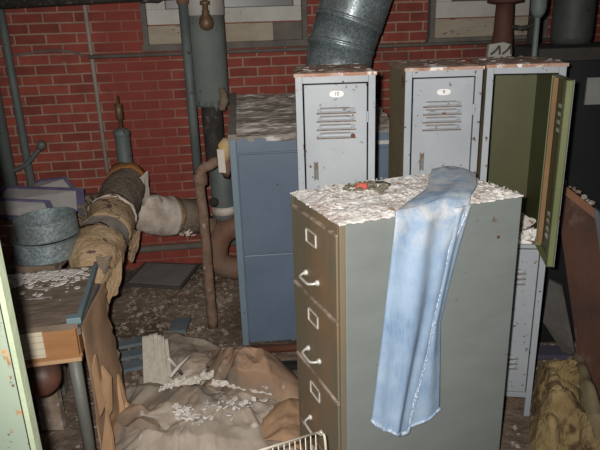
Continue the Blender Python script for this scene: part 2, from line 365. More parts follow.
# ------------------------------------------------------------------ pipes on and near the wall
def wpipe(name, label, cat, pts, r, mat, seg=12, jit=0):
    return tag(MB().tube(pts, r, seg, jit=jit).build(name, mat, smooth=True), label, cat)
wpipe('water_pipe', 'thin grey pipe running level along the brick wall just under both window sills', 'pipe', [onwall(-1.32, 1.597, .09), onwall(2.0, 1.597, .09)], .012, 'greyboard')
wpipe('conduit', 'thin pale conduit running straight up the left part of the brick wall', 'conduit', [onwall(-1.312, .60, .03), onwall(-1.312, 2.7, .03)], .0135, 'conduit')
wpipe('cable', 'dark sagging cable on the upper left brickwork left of the thin conduit', 'cable', smooth_path([onwall(-1.86, 1.61, .012), onwall(-1.62, 1.64, .012), onwall(-1.46, 1.635, .012), onwall(-1.36, 1.60, .012)]), .007, 'greyboard')
wpipe('skirting_pipe', 'grey pipe low on the brick wall behind the white plastered elbow', 'pipe', [onwall(-2.2, .262, .03), onwall(-.35, .262, .03)], .024, 'greyboard')
pa = at(0, 3, 3.72); pb = at(95, -2, 3.80); dr = (pb-pa).normalized()
wpipe('overhead_pipe', 'black pipe crossing high in the top left corner of the brick wall', 'pipe', [pa-dr*.6, pb+dr*1.9], .034, 'blackpipe', 16)
wpipe('wall_pipe', 'thick grey upright pipe at the far left edge by the brick wall', 'pipe', [(-1.90, 3.84, .0), (-1.90, 3.84, 2.74)], .045, 'pipegrey', 16)
t = thing('wall_pipe', 'slim grey upright pipe with a cap on a bent arm, second from the left edge', 'pipe', (-1.762, 3.84, 0))
MB().tube([(-1.762, 3.84, .0), (-1.762, 3.84, 2.74)], .025, 14).build('upright', 'pipegrey', t, True)
MB().tube(smooth_path([(-1.87, 3.83, .90), (-1.762, 3.805, .945), (-1.68, 3.80, 1.02), (-1.64, 3.80, 1.06)]), .014, 10).build('arm', 'pipegrey', t, True)
MB().lathe([(0, .02), (.02, .027), (.05, .027), (.055, .02)], (-1.65, 3.80, 1.045), 16, (.45, 0, .8)).build('cap', 'leg', t, True)

# jacketed stack pipe
X, Y = -.532, 3.80
t = thing('stack_pipe', 'large upright pipe in a torn grey canvas jacket in front of the first window', 'pipe', (X, Y, 0))
zs = [1.285+i*.05 for i in range(11)]
b = MB(); b.tube([(X, Y, z) for z in (1.29, 1.33, 1.5, 1.7, 1.825)], [.112, .115, .116, .115, .116], 28, jit=.006)
for k in range(16):
    an = 2*PI*k/16; c = Vector((X+math.cos(an)*.118, Y+math.sin(an)*.118, 1.30)); l = random.uniform(.01, .05)
    b.prism([c+Vector((-math.sin(an)*.02, math.cos(an)*.02, .02)), c+Vector((math.sin(an)*.02, -math.cos(an)*.02, .02)), c+Vector((0, 0, -l))], (math.cos(an)*.004, math.sin(an)*.004, 0))
b.build('jacket', 'jacketgrey', t, True)
MB().tube([(X, Y, z) for z in (1.82, 2.1, 2.45, 2.74)], .121, 28, jit=.004).build('upper_jacket', 'white', t, True)
MB().tube([(X, Y, z) for z in (.86, 1.0, 1.2, 1.4)], .064, 24, jit=.008).build('bare_pipe', 'blackpipe', t, True)
b = MB().tube(smooth_path([(X+.08, Y-.10, 1.40), (X+.09, Y-.11, 1.33), (X+.075, Y-.1, 1.27)]), [.02]*6+[.03]*6+[.012], 8, jit=.02); b.build('torn_scrap', 'wrapgrey', t, True)
# slim pipe beside it
t = thing('slim_pipe', 'slim grey pipe rising beside the canvas jacketed stack pipe on its left', 'pipe', (-.63, 3.72, 0))
MB().tube([(-.63, 3.66, .80), (-.63, 3.66, 1.90)], .028, 14).build('upright', 'pipegrey', t, True)
MB().tube([(-.63, 3.66, 1.885), (-.63, 3.66, 1.94), (-.63, 3.66, 2.2), (-.63, 3.66, 2.74)], [.036, .036, .03, .03], 14).build('coupling', 'brownpipe', t, True)
# bronze valve hanging in front
v0 = at(206, 20, 3.55)
t = thing('drain_valve', 'brown bronze drain valve hanging in front of the jacketed pipe', 'valve', v0)
MB().lathe([(-.055, .012), (-.045, .032), (-.02, .042), (.01, .036), (.035, .02), (.05, .022), (.055, .016), (.085, .016)], v0, 20).build('valve_body', 'brass', t, True)
MB().lathe([(.08, .028), (.1, .028), (.102, .015), (.17, .015), (.172, .026), (.20, .026)], v0, 16).build('nut', 'brass', t, True)
MB().tube([v0+Vector((0, 0, .19)), v0+Vector((0, 0, .4)), v0+Vector((0, 0, 1.1))], .014, 10).build('stem', 'brownpipe', t, True)
hv = at(152, 1, 3.8)
t = thing('pipe_hanger', 'black iron hanger below the overhead pipe at the left corner of the first window', 'hanger', hv)
MB().tube([hv+Vector((-.07, 0, -.005)), hv+Vector((-.03, 0, .005)), hv+Vector((.03, 0, .006)), hv+Vector((.08, 0, .02))], [.008, .014, .02, .01], 10).build('bar', 'blackpipe', t, True)
MB().tube([hv, hv+Vector((0, 0, .3)), hv+Vector((0, 0, .8))], .01, 10).build('rod', 'blackpipe', t, True)

# rusty bent pipe with its valve
rp = (at(205.5, 240, 3.25).x, 3.25)
t = thing('rusty_pipe', 'rusty pipe bending down from the valve to the floor left of the blue cabinet', 'pipe', (rp[0], rp[1], 0))
a = at(226, 160, 3.25); e = at(209, 163, 3.25)
pth = smooth_path([a, a.lerp(e, .6), Vector((e.x+.01, e.y, e.z-.012)), Vector((rp[0], rp[1], e.z-.07)), Vector((rp[0], rp[1], .7)), Vector((rp[0], rp[1]-.0, .4)), Vector((rp[0], rp[1], .03))])
MB().tube(pth, [.029]*len(pth), 16, jit=.006).build('pipe', 'rustpipe', t, True)
MB().lathe([(-.03, .041), (.03, .041)], Vector((rp[0], rp[1], e.z-.09)), 16).build('collar', 'rustpipe', t, True)
vv = at(225, 160, 3.23)
b = MB(); b.tube([vv+Vector((0, .02, -.10)), vv+Vector((0, 0, -.05)), vv, vv+Vector((0, 0, .06)), vv+Vector((-.005, 0, .1))], [.024, .034, .036, .034, .018], 14, jit=.02)
b.build('valve', 'brownpipe', t, True)
yv = at(225, 147, 3.19)
b = MB().tube([yv+Vector((.01, 0, -.07)), yv+Vector((0, 0, -.03)), yv+Vector((-.005, 0, .02)), yv+Vector((0, 0, .05))], [.028, .034, .026, .008], 9, jit=.05); b.build('foam_scrap', 'yellowfoam', t, True)
wt = at(221.5, 161, 3.14)
MB().prism([wt+Vector(p) for p in ((-.018, 0, -.062), (.02, 0, -.066), (.018, 0, .06), (-.02, 0, .064))], (0, .012, 0)).build('paper_tag', 'tag', t)
# grey tank and U bend behind
gx, gy = -.492, 3.74
t = thing('drain_tank', 'short grey upright tank with a pale band behind the rusty pipe', 'tank', (gx, gy, .5))
MB().lathe([(.0, .04), (.02, .074), (.04, .077), (.36, .077), (.37, .07), (.375, .03)], (gx, gy, .545), 28).build('body', 'pipegrey', t, True)
MB().lathe([(0, .081), (.05, .081)], (gx, gy, .60), 28).build('band', 'plaster', t, True)
MB().lathe([(0, .03), (.02, .03), (.022, .014), (.05, .014)], at(214, 202, 3.62), 12, (0, -1, 0)).build('plug', 'blackpipe', t, True)
t = thing('return_bend', 'brown cast pipe curving in a U against the wall beside the blue cabinet', 'pipe', (-.5, 3.7, .1))
pth = smooth_path([at(238, 226, 3.71), at(231, 228, 3.70), at(223, 233, 3.68), at(217, 247, 3.67), at(219, 261, 3.66), at(229, 267, 3.66), at(239, 268, 3.66)], 7)
MB().tube(pth, .076, 20, jit=.004).build('bend', 'brownpipe', t, True)
pth2 = [at(211, 228, 3.66), at(211, 245, 3.66)]
MB().tube([at(208, 218, 3.70), at(209, 238, 3.69), at(214, 258, 3.67)], .055, 16, jit=.004).build('branch', 'rustpipe', t, True)

# insulated steam pipe that comes toward us
t = thing('insulated_pipe', 'thick steam pipe in torn tan and grey wrapping reaching from wall to desk', 'pipe', (-1.0, 3.0, .6))
ax = [at(128, 181, 3.58), at(116, 209, 3.2), at(104, 239, 2.84), at(93, 268, 2.58)]
def seg(a, b_, n=8): return [curve(ax, lerp(a, b_, i/n)) for i in range(n+1)]
MB().tube(seg(.03, .42, 10), .118, 26, jit=.014).build('canvas_wrap', 'wrapgrey', t, True)
MB().tube(seg(-.0, .06, 3), .125, 26, jit=.012).build('end_band', 'wraporange', t, True)
MB().tube(seg(.40, .63, 8), .124, 26, jit=.016).build('felt_wrap', 'wraptan', t, True)
MB().tube(seg(.60, .76, 6), .118, 26, jit=.010).build('canvas_wrap', 'taupe', t, True)
pe = seg(.74, 1.0, 8); pe += [pe[-1]+Vector((.01, -.06, -.03)), pe[-1]+Vector((.02, -.11, -.08))]
MB().tube(pe, [.118, .124, .126, .124, .122, .12, .116, .112, .10, .075, .03], 26, jit=.018).build('felt_wrap', 'wraptan', t, True)
MB().tube([curve(ax, .40), curve(ax, .44)], .128, 26, jit=.01).build('band', 'plaster', t, True)
def rag(px, mat, y, nm='torn_flap', th=.012):
    """a ragged hanging strip: outline points with their own distances"""
    pts = [at(a, c, y+dy) for a, c, dy in px]
    ctr = sum(pts, Vector())/len(pts); m = MB(); out = []
    for i in range(len(pts)):
        p, q = pts[i], pts[(i+1) % len(pts)]
        for k in range(4):
            w = p.lerp(q, k/4); w += (w-ctr).normalized()*.012*noise.noise(w*60); out.append(w)
    m.prism(out, (0.01, th, 0)); return m.build(nm, mat, t)
rag([(122, 236, 0), (131, 230, .1), (138, 232, .15), (137, 246, .12), (131, 262, .1), (128, 258, .08), (129, 246, .05), (124, 246, 0)], 'wraptan', 2.95)
rag([(100, 246, .1), (118, 252, .15), (119, 276, .1), (115, 294, .05), (108, 300, 0), (104, 312, 0), (99, 306, 0), (97, 280, 0)], 'wraptan', 2.50)
rag([(96, 258, 0), (109, 257, .03), (103, 274, 0)], 'wrapgrey', 2.40)
rag([(135, 183, .0), (146, 172, .1), (147, 196, .1), (142, 206, .05), (139, 204, 0)], 'plaster', 3.42)
r0 = at(126, 168, 3.60); r1 = at(122, 136, 3.60)
b = MB().tube([r0-Vector((0, 0, .1)), r0, r1, r1+Vector((0, 0, .01))], [.045, .045, .045, .03], 18); b.build('riser', 'pipegrey', t, True)
MB().lathe([(-.008, .034), (.0, .048), (.03, .05), (.04, .036), (.05, .02)], r1, 18).build('riser_collar', 'pipegrey', t, True)
MB().lathe([(.045, .012), (.1, .011), (.102, .022), (.19, .022), (.195, .008), (.24, .006)], r1, 14).build('valve_stem', 'brass', t, True)
# white plastered elbow running to the right
t = thing('pipe_elbow', 'white plastered pipe elbow turning right from the wrapped pipe along the wall', 'pipe', (-.9, 3.6, .5))
pth = smooth_path([at(143, 196, 3.60), at(145, 208, 3.60), at(152, 214, 3.62), at(163, 216, 3.66), at(172, 216, 3.70)], 6)
MB().tube(pth, [.10+.028*sm(clamp(i/10)) for i in range(len(pth))], 26, jit=.010).build('plaster_shell', 'plaster', t, True)
MB().tube([at(167, 216, 3.69), at(174, 216, 3.71), at(176, 216, 3.72)], .123, 26, jit=.012).build('tan_band', 'wraptan', t, True)
MB().tube([at(174, 216, 3.72), at(186, 216, 3.77), at(204, 216, 3.82)], [.112, .116, .112], 26, jit=.008).build('canvas_end', 'wrapgrey', t, True)
b = MB()
for i in range(9):
    c = at(random.uniform(176, 194), random.uniform(231, 236), 3.68); b.flake(c, random.uniform(.012, .024), .4)
b.build('crumbling_edge', 'plaster', t)['kind'] = 'stuff'

# ------------------------------------------------------------------ spiral duct resting on the blue cabinet
t = thing('air_duct', 'fat galvanized metal air duct rising behind the first locker, leaning right', 'duct', (.2, 3.4, 1.2))
dp = [at(337, 100, 3.42), at(338, 68, 3.42), at(341, 47, 3.44), at(349, 22, 3.46), at(360, -12, 3.48), at(378, -70, 3.5)]
dp[0] = Vector((dp[1].x-.01, dp[1].y, 1.285))
R = .182
MB().tube([dp[0], dp[1], dp[2]], R, 36).build('lower_collar', 'galv', t, True)
MB().tube([dp[2]-Vector((.004, 0, .02)), dp[2], dp[3]], [R*.99, R*1.012, R*1.012], 36).build('duct_section', 'galv', t, True)
MB().tube([dp[3]-Vector((.01, 0, .02)), dp[3], dp[4], dp[5]], [R*1.0, R*1.03, R*1.03, R*1.03], 36).build('duct_section', 'galv', t, True)
for i in (2, 3):
    d = (dp[i+1]-dp[i-1]).normalized(); MB().tube([dp[i]-d*.008, dp[i]+d*.008], R*1.04, 36).build('seam', 'galv', t, True)

# ------------------------------------------------------------------ right background
t = thing('flanged_pipe', 'dark red-brown flanged cast pipe standing in front of the second window', 'pipe', (1.268, 3.79, 0))
px_, py_ = 1.268, 3.79
MB().tube([(px_, py_, z) for z in (.0, 1.55, 1.62, 1.68, 1.76, 1.84)], [.06, .06, .064, .057, .055, .052], 22).build('pipe', 'darkbrown', t, True)
MB().lathe([(0, .06), (.008, .105), (.035, .105), (.043, .06)], (px_, py_, 1.83), 24).build('flange', 'darkbrown', t, True)
MB().tube([(px_, py_, 1.87), (px_, py_, 2.74)], .055, 20).build('pipe', 'darkbrown', t, True)
MB().tube(smooth_path([(px_+.03, py_-.05, 1.70), (px_+.09, py_-.06, 1.69), (px_+.14, py_-.06, 1.70), (px_+.17, py_-.06, 1.73)]), .014, 10).build('lever', 'blackpipe', t, True)
t = thing('grey_pipe', 'slim pale grey upright pipe with a wider sleeve behind the open locker', 'pipe', (1.125, 2.9, 0))
MB().tube([(1.125, 2.9, 0), (1.125, 2.9, 2.74)], .0125, 14).build('upright', 'pipegrey', t, True)
MB().tube([(1.125, 2.9, 1.745), (1.125, 2.9, 1.765), (1.125, 2.9, 1.79), (1.125, 2.9, 2.3)], [.016, .03, .036, .036], 16).build('sleeve', 'pipegrey', t, True)
wpipe('dark_post', 'blackened post between the flanged pipe and the big dark stack', 'post', [(1.47, 3.82, 0), (1.47, 3.82, 2.74)], .042, 'blackpipe', 14)
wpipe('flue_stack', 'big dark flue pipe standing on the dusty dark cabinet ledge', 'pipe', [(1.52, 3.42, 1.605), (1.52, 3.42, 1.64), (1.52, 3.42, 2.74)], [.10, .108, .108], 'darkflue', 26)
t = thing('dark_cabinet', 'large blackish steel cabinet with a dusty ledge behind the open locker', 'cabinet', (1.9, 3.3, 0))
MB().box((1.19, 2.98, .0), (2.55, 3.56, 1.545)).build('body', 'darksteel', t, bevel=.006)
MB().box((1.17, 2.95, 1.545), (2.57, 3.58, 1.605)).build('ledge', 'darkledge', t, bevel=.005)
n0 = at(592.5, 91, 2.975)
tag(MB().box((n0.x-.033, 2.968, n0.z-.065), (n0.x+.06, 2.9795, n0.z+.065)).build('notice', 'paper'), 'pale paper notice stuck on the dark cabinet front', 'notice')
b = MB()
for i in range(16):
    b.flake((random.uniform(1.6, 2.2), random.uniform(2.98, 3.15), 1.61), random.uniform(.015, .04), .12)
tag(b.build('ledge_scraps', 'paper'), 'torn paper scraps lying along the dark cabinet ledge', 'scraps', kind='stuff')

# ------------------------------------------------------------------ blue cabinet
bx, by = -.352, 3.055
t = thing('blue_cabinet', 'low slate blue steel cabinet with peeling top, behind the first locker', 'cabinet', (bx, by, 0))
BW, BD = .92, 1.0
def ztop(y): return 1.19+.115*(y-by)/1.0
b = MB(); x0, x1, y1 = bx, bx+BW, by+BD
vlist = [(x0, by+.02, .02), (x1, by+.02, .02), (x1, y1, .06), (x0, y1, .06), (x0, by+.02, 1.185), (x1, by+.02, 1.185), (x1, y1, ztop(y1)-.02), (x0, y1, ztop(y1)-.02)]
v = [b.bm.verts.new(p) for p in vlist]
for f in ((0, 3, 2, 1), (4, 5, 6, 7), (0, 1, 5, 4), (1, 2, 6, 5), (2, 3, 7, 6), (3, 0, 4, 7)): b.bm.faces.new([v[i] for i in f])
b.build('body', 'blue', t)
MB().box((x0, by-.0, .0), (x0+.036, by+.03, 1.205)).build('stile', 'bluelight', t, bevel=.004)
MB().box((x1-.036, by, .0), (x1, by+.03, 1.205)).build('stile', 'bluelight', t, bevel=.004)
MB().box((x0+.036, by+.004, 1.125), (x1-.036, by+.03, 1.20)).build('top_rail', 'blue', t, bevel=.003)
MB().box((x0+.040, by+.008, .562), (x1-.04, by+.028, 1.115)).build('drawer', 'blue', t, bevel=.004)
MB().box((x0+.040, by+.008, .012), (x1-.04, by+.028, .553)).build('drawer', 'blue', t, bevel=.004)
def topsheet(u, v_):
    x = x0+.038+(BW-.06)*u; y = by+.005+(BD-.03)*v_
    return (x, y, ztop(y)+.018+.014*noise.noise(Vector((x*6, y*25, 2)))+.01*noise.noise(Vector((x*20, y*50, 5))))
MB().sheet(topsheet, 40, 60, .03).build('peeling_top', 'peel', t)
MB().prism([(x0-.003, by, 1.195), (x0-.003, y1, ztop(y1)-.005), (x0-.003, y1, ztop(y1)+.03), (x0-.003, by, 1.225)], (.042, 0, 0)).build('top_rim', 'taupe', t)
MB().box((x1-.35, by-.01, 1.14), (x1-.01, by+.005, 1.16)).build('trim_strip', 'chrome', t)
t.rotation_euler = (0, 0, .080)
c0 = at(247, 352, 3.02); 
tag(MB().tube([(-.30, 2.98, .018), (.1, 2.985, .02), (.55, 2.99, .02)], .022, 12, jit=.004).build('rusty_rail', 'redrust', smooth=True), 'red-brown rusty rail lying along the foot of the blue cabinet', 'rail')
tag(MB().box((-.34, 2.78, .0), (.28, 2.82, .035)).build('dark_bar', 'nearblack'), 'dark metal bar on the floor between filing cabinet and blue cabinet', 'bar')

# ------------------------------------------------------------------ lockers
def text_mesh(txt, size, origin, rotz, parent, mat):
    cu = bpy.data.curves.new('numeral', 'FONT'); cu.body = txt; cu.size = size; cu.align_x = 'CENTER'; cu.align_y = 'CENTER'; cu.extrude = .0006
    f_ = bpy.data.objects.new('numeral', cu); C.objects.link(f_); me = bpy.data.meshes.new_from_object(f_); C.objects.unlink(f_); bpy.data.objects.remove(f_); o = bpy.data.objects.new('numeral', me); C.objects.link(o); me.materials.clear(); me.materials.append(MT[mat])
    w = Matrix.Translation(origin) @ Matrix.Rotation(rotz, 4, 'Z') @ Matrix.Rotation(PI/2, 4, 'X'); o.parent = parent; o.matrix_local = w_inv(parent) @ w
def root_of(o):
    while o.parent: o = o.parent
    return o
def w_inv(o):
    return (Matrix.Translation(root_of(o).location)).inverted() if o.parent is None else (Matrix.Identity(4))
def L2W(x, y, yaw): return Matrix.Translation((x, y, 0)) @ Matrix.Rotation(yaw, 4, 'Z')
def xf(mb, m): mb.bm.transform(m); return mb
LW, LD, LH = .293, .409, 1.577
def louver(m, x0, x1, z, y, parent, mat='locker', dx=0):
    b = MB(); n = 8; prof = [(0, 0), (-.004, .001), (-.009, .008), (-.007, .015), (0, .019)]
    vs = [[b.bm.verts.new((lerp(x0, x1, i/n), y+p[0]*(1 if 0 < i < n else .15), z+p[1])) for p in prof] for i in range(n+1)]
    for i in range(n):
        for k in range(len(prof)-1): b.bm.faces.new((vs[i][k], vs[i+1][k], vs[i+1][k+1], vs[i][k+1]))
        b.bm.faces.new((vs[i][-1], vs[i+1][-1], vs[i+1][0], vs[i][0]))
    b.bm.faces.new(vs[0]); b.bm.faces.new(vs[n][::-1])
    lv = xf(b, m).build('louver', mat, parent)
    if mat == 'locker':
        b = MB(); b.box((x0-.003, y-.0015, z-.004), (x1+.003, y+.0005, z+.0015)); b.box((x0+.01, y-.0012, z+.0165), (x1-.02, y+.0005, z+.0205)); xf(b, m).build('rust_shadow_line', 'rustshadow', lv)  # louver outlines: rust and slot shadow painted as one dark line
    return lv
def shell(t, m, inner, side, tiers=False):
    th = .006
    xf(MB().box((0, .012, .10), (th, LD, LH-.004)), m).build('side_panel', side, t)
    xf(MB().box((LW-th, .012, .10), (LW, LD, LH-.004)), m).build('side_panel', side, t)
    xf(MB().box((th, LD-th, .10), (LW-th, LD, LH-.004)), m).build('back_panel', inner, t)
    b = MB(); b.box((0, 0, .0), (.026, .016, LH-.004)); b.box((LW-.026, 0, .0), (LW, .016, LH-.004)); b.box((.026, 0, LH-.032), (LW-.026, .016, LH-.004)); b.box((.026, 0, .10), (LW-.026, .016, .125))
    if tiers: b.box((.026, 0, .828), (LW-.026, .016, .845))
    xf(b, m).build('face_frame', 'locker', t, bevel=.002)
    b = MB()
    def tf(u, v): 
        x = -.004+(LW+.008)*u; y = -.006+(LD+.01)*v; e = .004 if 0 < u < 1 and 0 < v < 1 else 0
        return (x, y, LH+.004+e*(1+noise.noise(Vector((x*40, y*40, t.location.x*9)))))
    b.sheet(tf, 16, 20, .012); xf(b, m).build('top_panel', 'rusttop', t)
    for (x, y) in ((.004, LD-.03), (LW-.03, LD-.03)): xf(MB().box((x, y, 0), (x+.026, y+.026, .10)), m).build('leg', 'locker', t)
def locker_door(t, m, num, plx, plz, lx0, lx1, lz, hx, hz, z0=.13, z1=LH-.036):
    d = xf(MB().box((.031, -.002, z0), (LW-.031, .010, z1)), m).build('door', 'locker', t, bevel=.003)
    for z in lz: louver(m, lx0, lx1, z, -.0021, d)
    b = MB(); pts = []
    for k in range(24):
        a = 2*PI*k/24; pts.append((plx+.026*math.copysign(abs(math.cos(a))**.8, math.cos(a)), -.005, plz+.0115*math.copysign(abs(math.sin(a))**.7, math.sin(a))))
    b.prism(pts, (0, .0028, 0)); xf(b, m).build('number_plate', 'plate', d)
    ya = math.atan2(m[1][0], m[0][0]); text_mesh(num, .019, m @ Vector((plx, -.0055, plz)), ya, d, 'ink')
    b = MB(); b.box((hx-.004, -.012, hz-.035), (hx+.004, -.0022, hz+.022)); b.box((hx-.009, -.005, hz-.042), (hx-.004, -.0022, hz+.032)); b.box((hx+.004, -.005, hz-.042), (hx+.008, -.0022, hz+.032)); hd = xf(b, m).build('handle', 'leg', d, bevel=.001)
    xf(MB().box((hx-.005, -.0135, hz+.005), (hx+.005, -.0121, hz+.03)), m).build('thumb_tab', 'rustshadow', hd)
    for z in (1.42, .9, .35): xf(MB().tube([(LW-.029, -.003, z-.02), (LW-.029, -.003, z+.02)], .005, 8), m).build('hinge', 'locker', d)
    return d
m1 = L2W(-.001, 2.2201, .0039)
t = thing('locker', 'grey-blue metal locker with plate 10, leftmost of the three, beside the blue cabinet', 'locker', (-.001, 2.2201, 0), 'row of metal lockers')
shell(t, m1, 'olive', 'rustpaint'); locker_door(t, m1, '10', .15, 1.506, .078, .218, (1.437, 1.407, 1.376, 1.345), .07, 1.225)
xf(MB().tube([(.208, -.006, 1.352), (.209, -.0125, 1.352)], .0085, 12), m1).build('rust_blister', 'redrust', t)
m2 = L2W(.418, 2.321, -.0105)
t = thing('locker', 'grey-blue metal locker with plate 9 and dark rusty side, between the other two', 'locker', (.418, 2.321, 0), 'row of metal lockers')
shell(t, m2, 'olive', 'rustpaint'); locker_door(t, m2, '9', .147, 1.489, .073, .217, (1.435, 1.405, 1.375, 1.345), .072, 1.225)
m3 = L2W(.742, 2.3691, -.1472)
t = thing('locker', 'two-tier metal locker with its upper door swung open on an olive green inside', 'locker', (.742, 2.3691, 0), 'row of metal lockers')
shell(t, m3, 'olive', 'rustpaint', True)
xf(MB().box((.0062, .016, .13), (.012, LD-.007, LH-.02)), m3).build('inner_lining', 'olive', t)
xf(MB().box((LW-.012, .016, .13), (LW-.0062, LD-.007, LH-.02)), m3).build('inner_lining', 'olive', t)
xf(MB().box((.012, .012, .825), (LW-.012, LD-.007, .833)), m3).build('shelf', 'rusttop', t)
xf(MB().tube(smooth_path([(.19, .30, LH-.02), (.19, .30, LH-.045), (.20, .285, LH-.06), (.215, .28, LH-.05)]), .003, 8), m3).build('coat_hook', 'redrust', t)
d = xf(MB().box((.031, -.002, .13), (LW-.031, .010, .824)), m3).build('door', 'locker', t, bevel=.003)
for z in (.715, .69, .665, .30, .275, .25): louver(m3, .10, .215, z, -.0021, d)
# the open upper door, hinged on the right and swung out
md = m3 @ Matrix.Translation((LW-.03, -.002, 0)) @ Matrix.Rotation(PI/2-.05, 4, 'Z')      # local +x runs back along the closed door; -x outward
DW = .238; z0, z1 = .845, 1.540
d = xf(MB().box((-DW, -.004, z0), (0, .0, z1)), md).build('door', 'olive', t)
b = MB(); b.box((-DW, 0, z0), (-DW+.003, .022, z1)); b.box((-DW, .0, z0), (0, .022, z0+.003)); b.box((-DW, 0, z1-.003), (0, .022, z1)); b.box((-.003, 0, z0), (0, .022, z1)); b.box((-DW, .019, z0), (-DW+.03, .022, z1)); xf(b, md).build('door_flange', 'olivelight', d)
xf(MB().box((-DW-.002, -.0052, z0), (-.0, -.0042, z1)), md).build('outer_skin', 'locker', d)
xf(MB().box((-.026, .002, z0+.02), (-.014, .02, z1-.01)), md).build('lock_channel', 'lockbar', d)
for z in (1.43, 1.40, 1.37, 1.34, 1.01, .98, .95, .92):
    b = MB(); b.box((-.19, .001, z), (-.09, .007, z+.012)); xf(b, md).build('louver', 'chrome', d)
# debris on the mid shelf and fitting on top
b = MB()
for i in range(60):
    p = m3 @ Vector((random.uniform(.1, .26), random.uniform(.0, .33), .836)); h_ = random.uniform(0, .06)*(.5+random.random()*.6); b.flake((p.x, p.y, p.z+h_), random.uniform(.012, .03), .6)
tag(b.build('plaster_heap', 'dust'), 'heap of fallen plaster lumps on the open locker shelf', 'rubble', kind='stuff')
wp = m3 @ Vector((.10, .34, LH+.012))
t = thing('white_fitting', 'small white broken fitting with black clips on the open locker top', 'fitting', wp)
b = MB(); b.prism([wp+Vector(p) for p in ((-.05, 0, 0), (.06, .01, 0), (.055, .01, .05), (.02, .005, .062), (-.045, 0, .055))], (.0, .035, 0)); b.build('shell', 'paper', t, bevel=.004)
for dx in (-.02, .03): MB().tube(smooth_path([wp+Vector((dx-.02, -.008, .012)), wp+Vector((dx, -.014, .03)), wp+Vector((dx+.015, -.008, .045)), wp+Vector((dx+.02, -.006, .01))]), .0045, 8).build('clip', 'blackpipe', t)
b = MB()
for m, n in ((m1, 14), (m2, 14), (m3, 20)):
    for i in range(n):
        p = m @ Vector((random.uniform(.01, LW-.01), random.uniform(.03, LD-.02), LH+.0105)); b.flake(p, random.uniform(.004, .016), .08, .05)
tag(b.build('paint_flakes', 'flake'), 'white paint flakes fallen on the three locker tops', 'flakes', kind='stuff')

# ------------------------------------------------------------------ filing cabinet
CA = .3713; CB = Vector((.1175, 1.6885, 0)); cdep = Vector((math.cos(CA), math.sin(CA), 0)); cfr = Vector((-math.sin(CA), math.cos(CA), 0)); cn = Vector((math.sin(CA), -math.cos(CA), 0)); ff = -cdep
CW, CD, CH = .405, .684, 1.175
mc = Matrix(((cdep.x, cfr.x, 0, CB.x), (cdep.y, cfr.y, 0, CB.y), (0, 0, 1, 0), (0, 0, 0, 1)))      # local x = depth (front at 0), y = width, z up
t = thing('filing_cabinet', 'tall grey-green four-drawer filing cabinet with rusty brown front', 'cabinet', CB)
b = MB(); b.box((.02, 0, 0), (CD, .012, CH-.001)); b.box((.02, CW-.012, 0), (CD, CW, CH-.001)); b.box((CD-.01, .012, 0), (CD, CW-.012, CH-.001)); b.box((.008, .012, 0), (CD-.01, CW-.012, .02))
xf(b, mc).build('body', 'cabside', t, bevel=.003)
xf(MB().box((0, 0, CH-.001), (CD+.002, CW, CH+.004)), mc).build('top_panel', 'cabside', t, bevel=.001)
b = MB(); b.box((0, 0, 0), (.02, .014, CH-.001)); b.box((0, CW-.014, 0), (.02, CW, CH-.001)); b.box((0, .014, 1.146), (.02, CW-.014, CH-.001)); b.box((0, .014, 0), (.02, CW-.014, .012))
xf(b, mc).build('front_frame', 'cabfront', t, bevel=.002)
xf(MB().box((.03, .014, .02), (.05, CW-.014, CH-.03)), mc).build('inner_shadow_panel', 'nearblack', t)  # black sheet added to paint the shade inside the drawer gaps
for i, (z0, z1) in enumerate(((.852, 1.143), (.552, .844), (.252, .544), (.016, .244))):
    d = xf(MB().box((-.004, .017, z0), (.020, CW-.017, z1)), mc).build('drawer', 'cabfront', t, bevel=.003)
    xf(MB().box((-.007, .015, z1-.006), (.02, CW-.015, z1+.001)), mc).build('drawer_lip', 'lip', d)
    lz = z1-.072 if i < 3 else z1-.06; wy = .212
    b = MB()
    for (a0, b0, a1, b1) in ((wy-.042, lz-.024, wy+.042, lz-.0215), (wy-.042, lz+.0215, wy+.042, lz+.024), (wy-.042, lz-.024, wy-.0395, lz+.024), (wy+.0395, lz-.024, wy+.042, lz+.024)): b.box((-.009, a0, b0), (-.004, a1, b1))
    xf(b, mc).build('label_holder', 'chrome', d)
    hz = z0+.075
    if i < 3:
        b = MB(); b.tube(smooth_path([(-.006, wy-.05, hz), (-.022, wy-.048, hz-.002), (-.036, wy-.036, hz-.004), (-.038, wy-.02, hz-.004), (-.038, wy+.02, hz-.004), (-.036, wy+.036, hz-.004), (-.022, wy+.048, hz-.002), (-.006, wy+.05, hz)]), .0048, 10)
        for s in (-1, 1): b.lathe([(0, .011), (.004, .011), (.012, .007)], (-.004, wy+s*.05, hz), 14, (-1, 0, 0))
        xf(b, mc).build('handle', 'chrome', d, True)
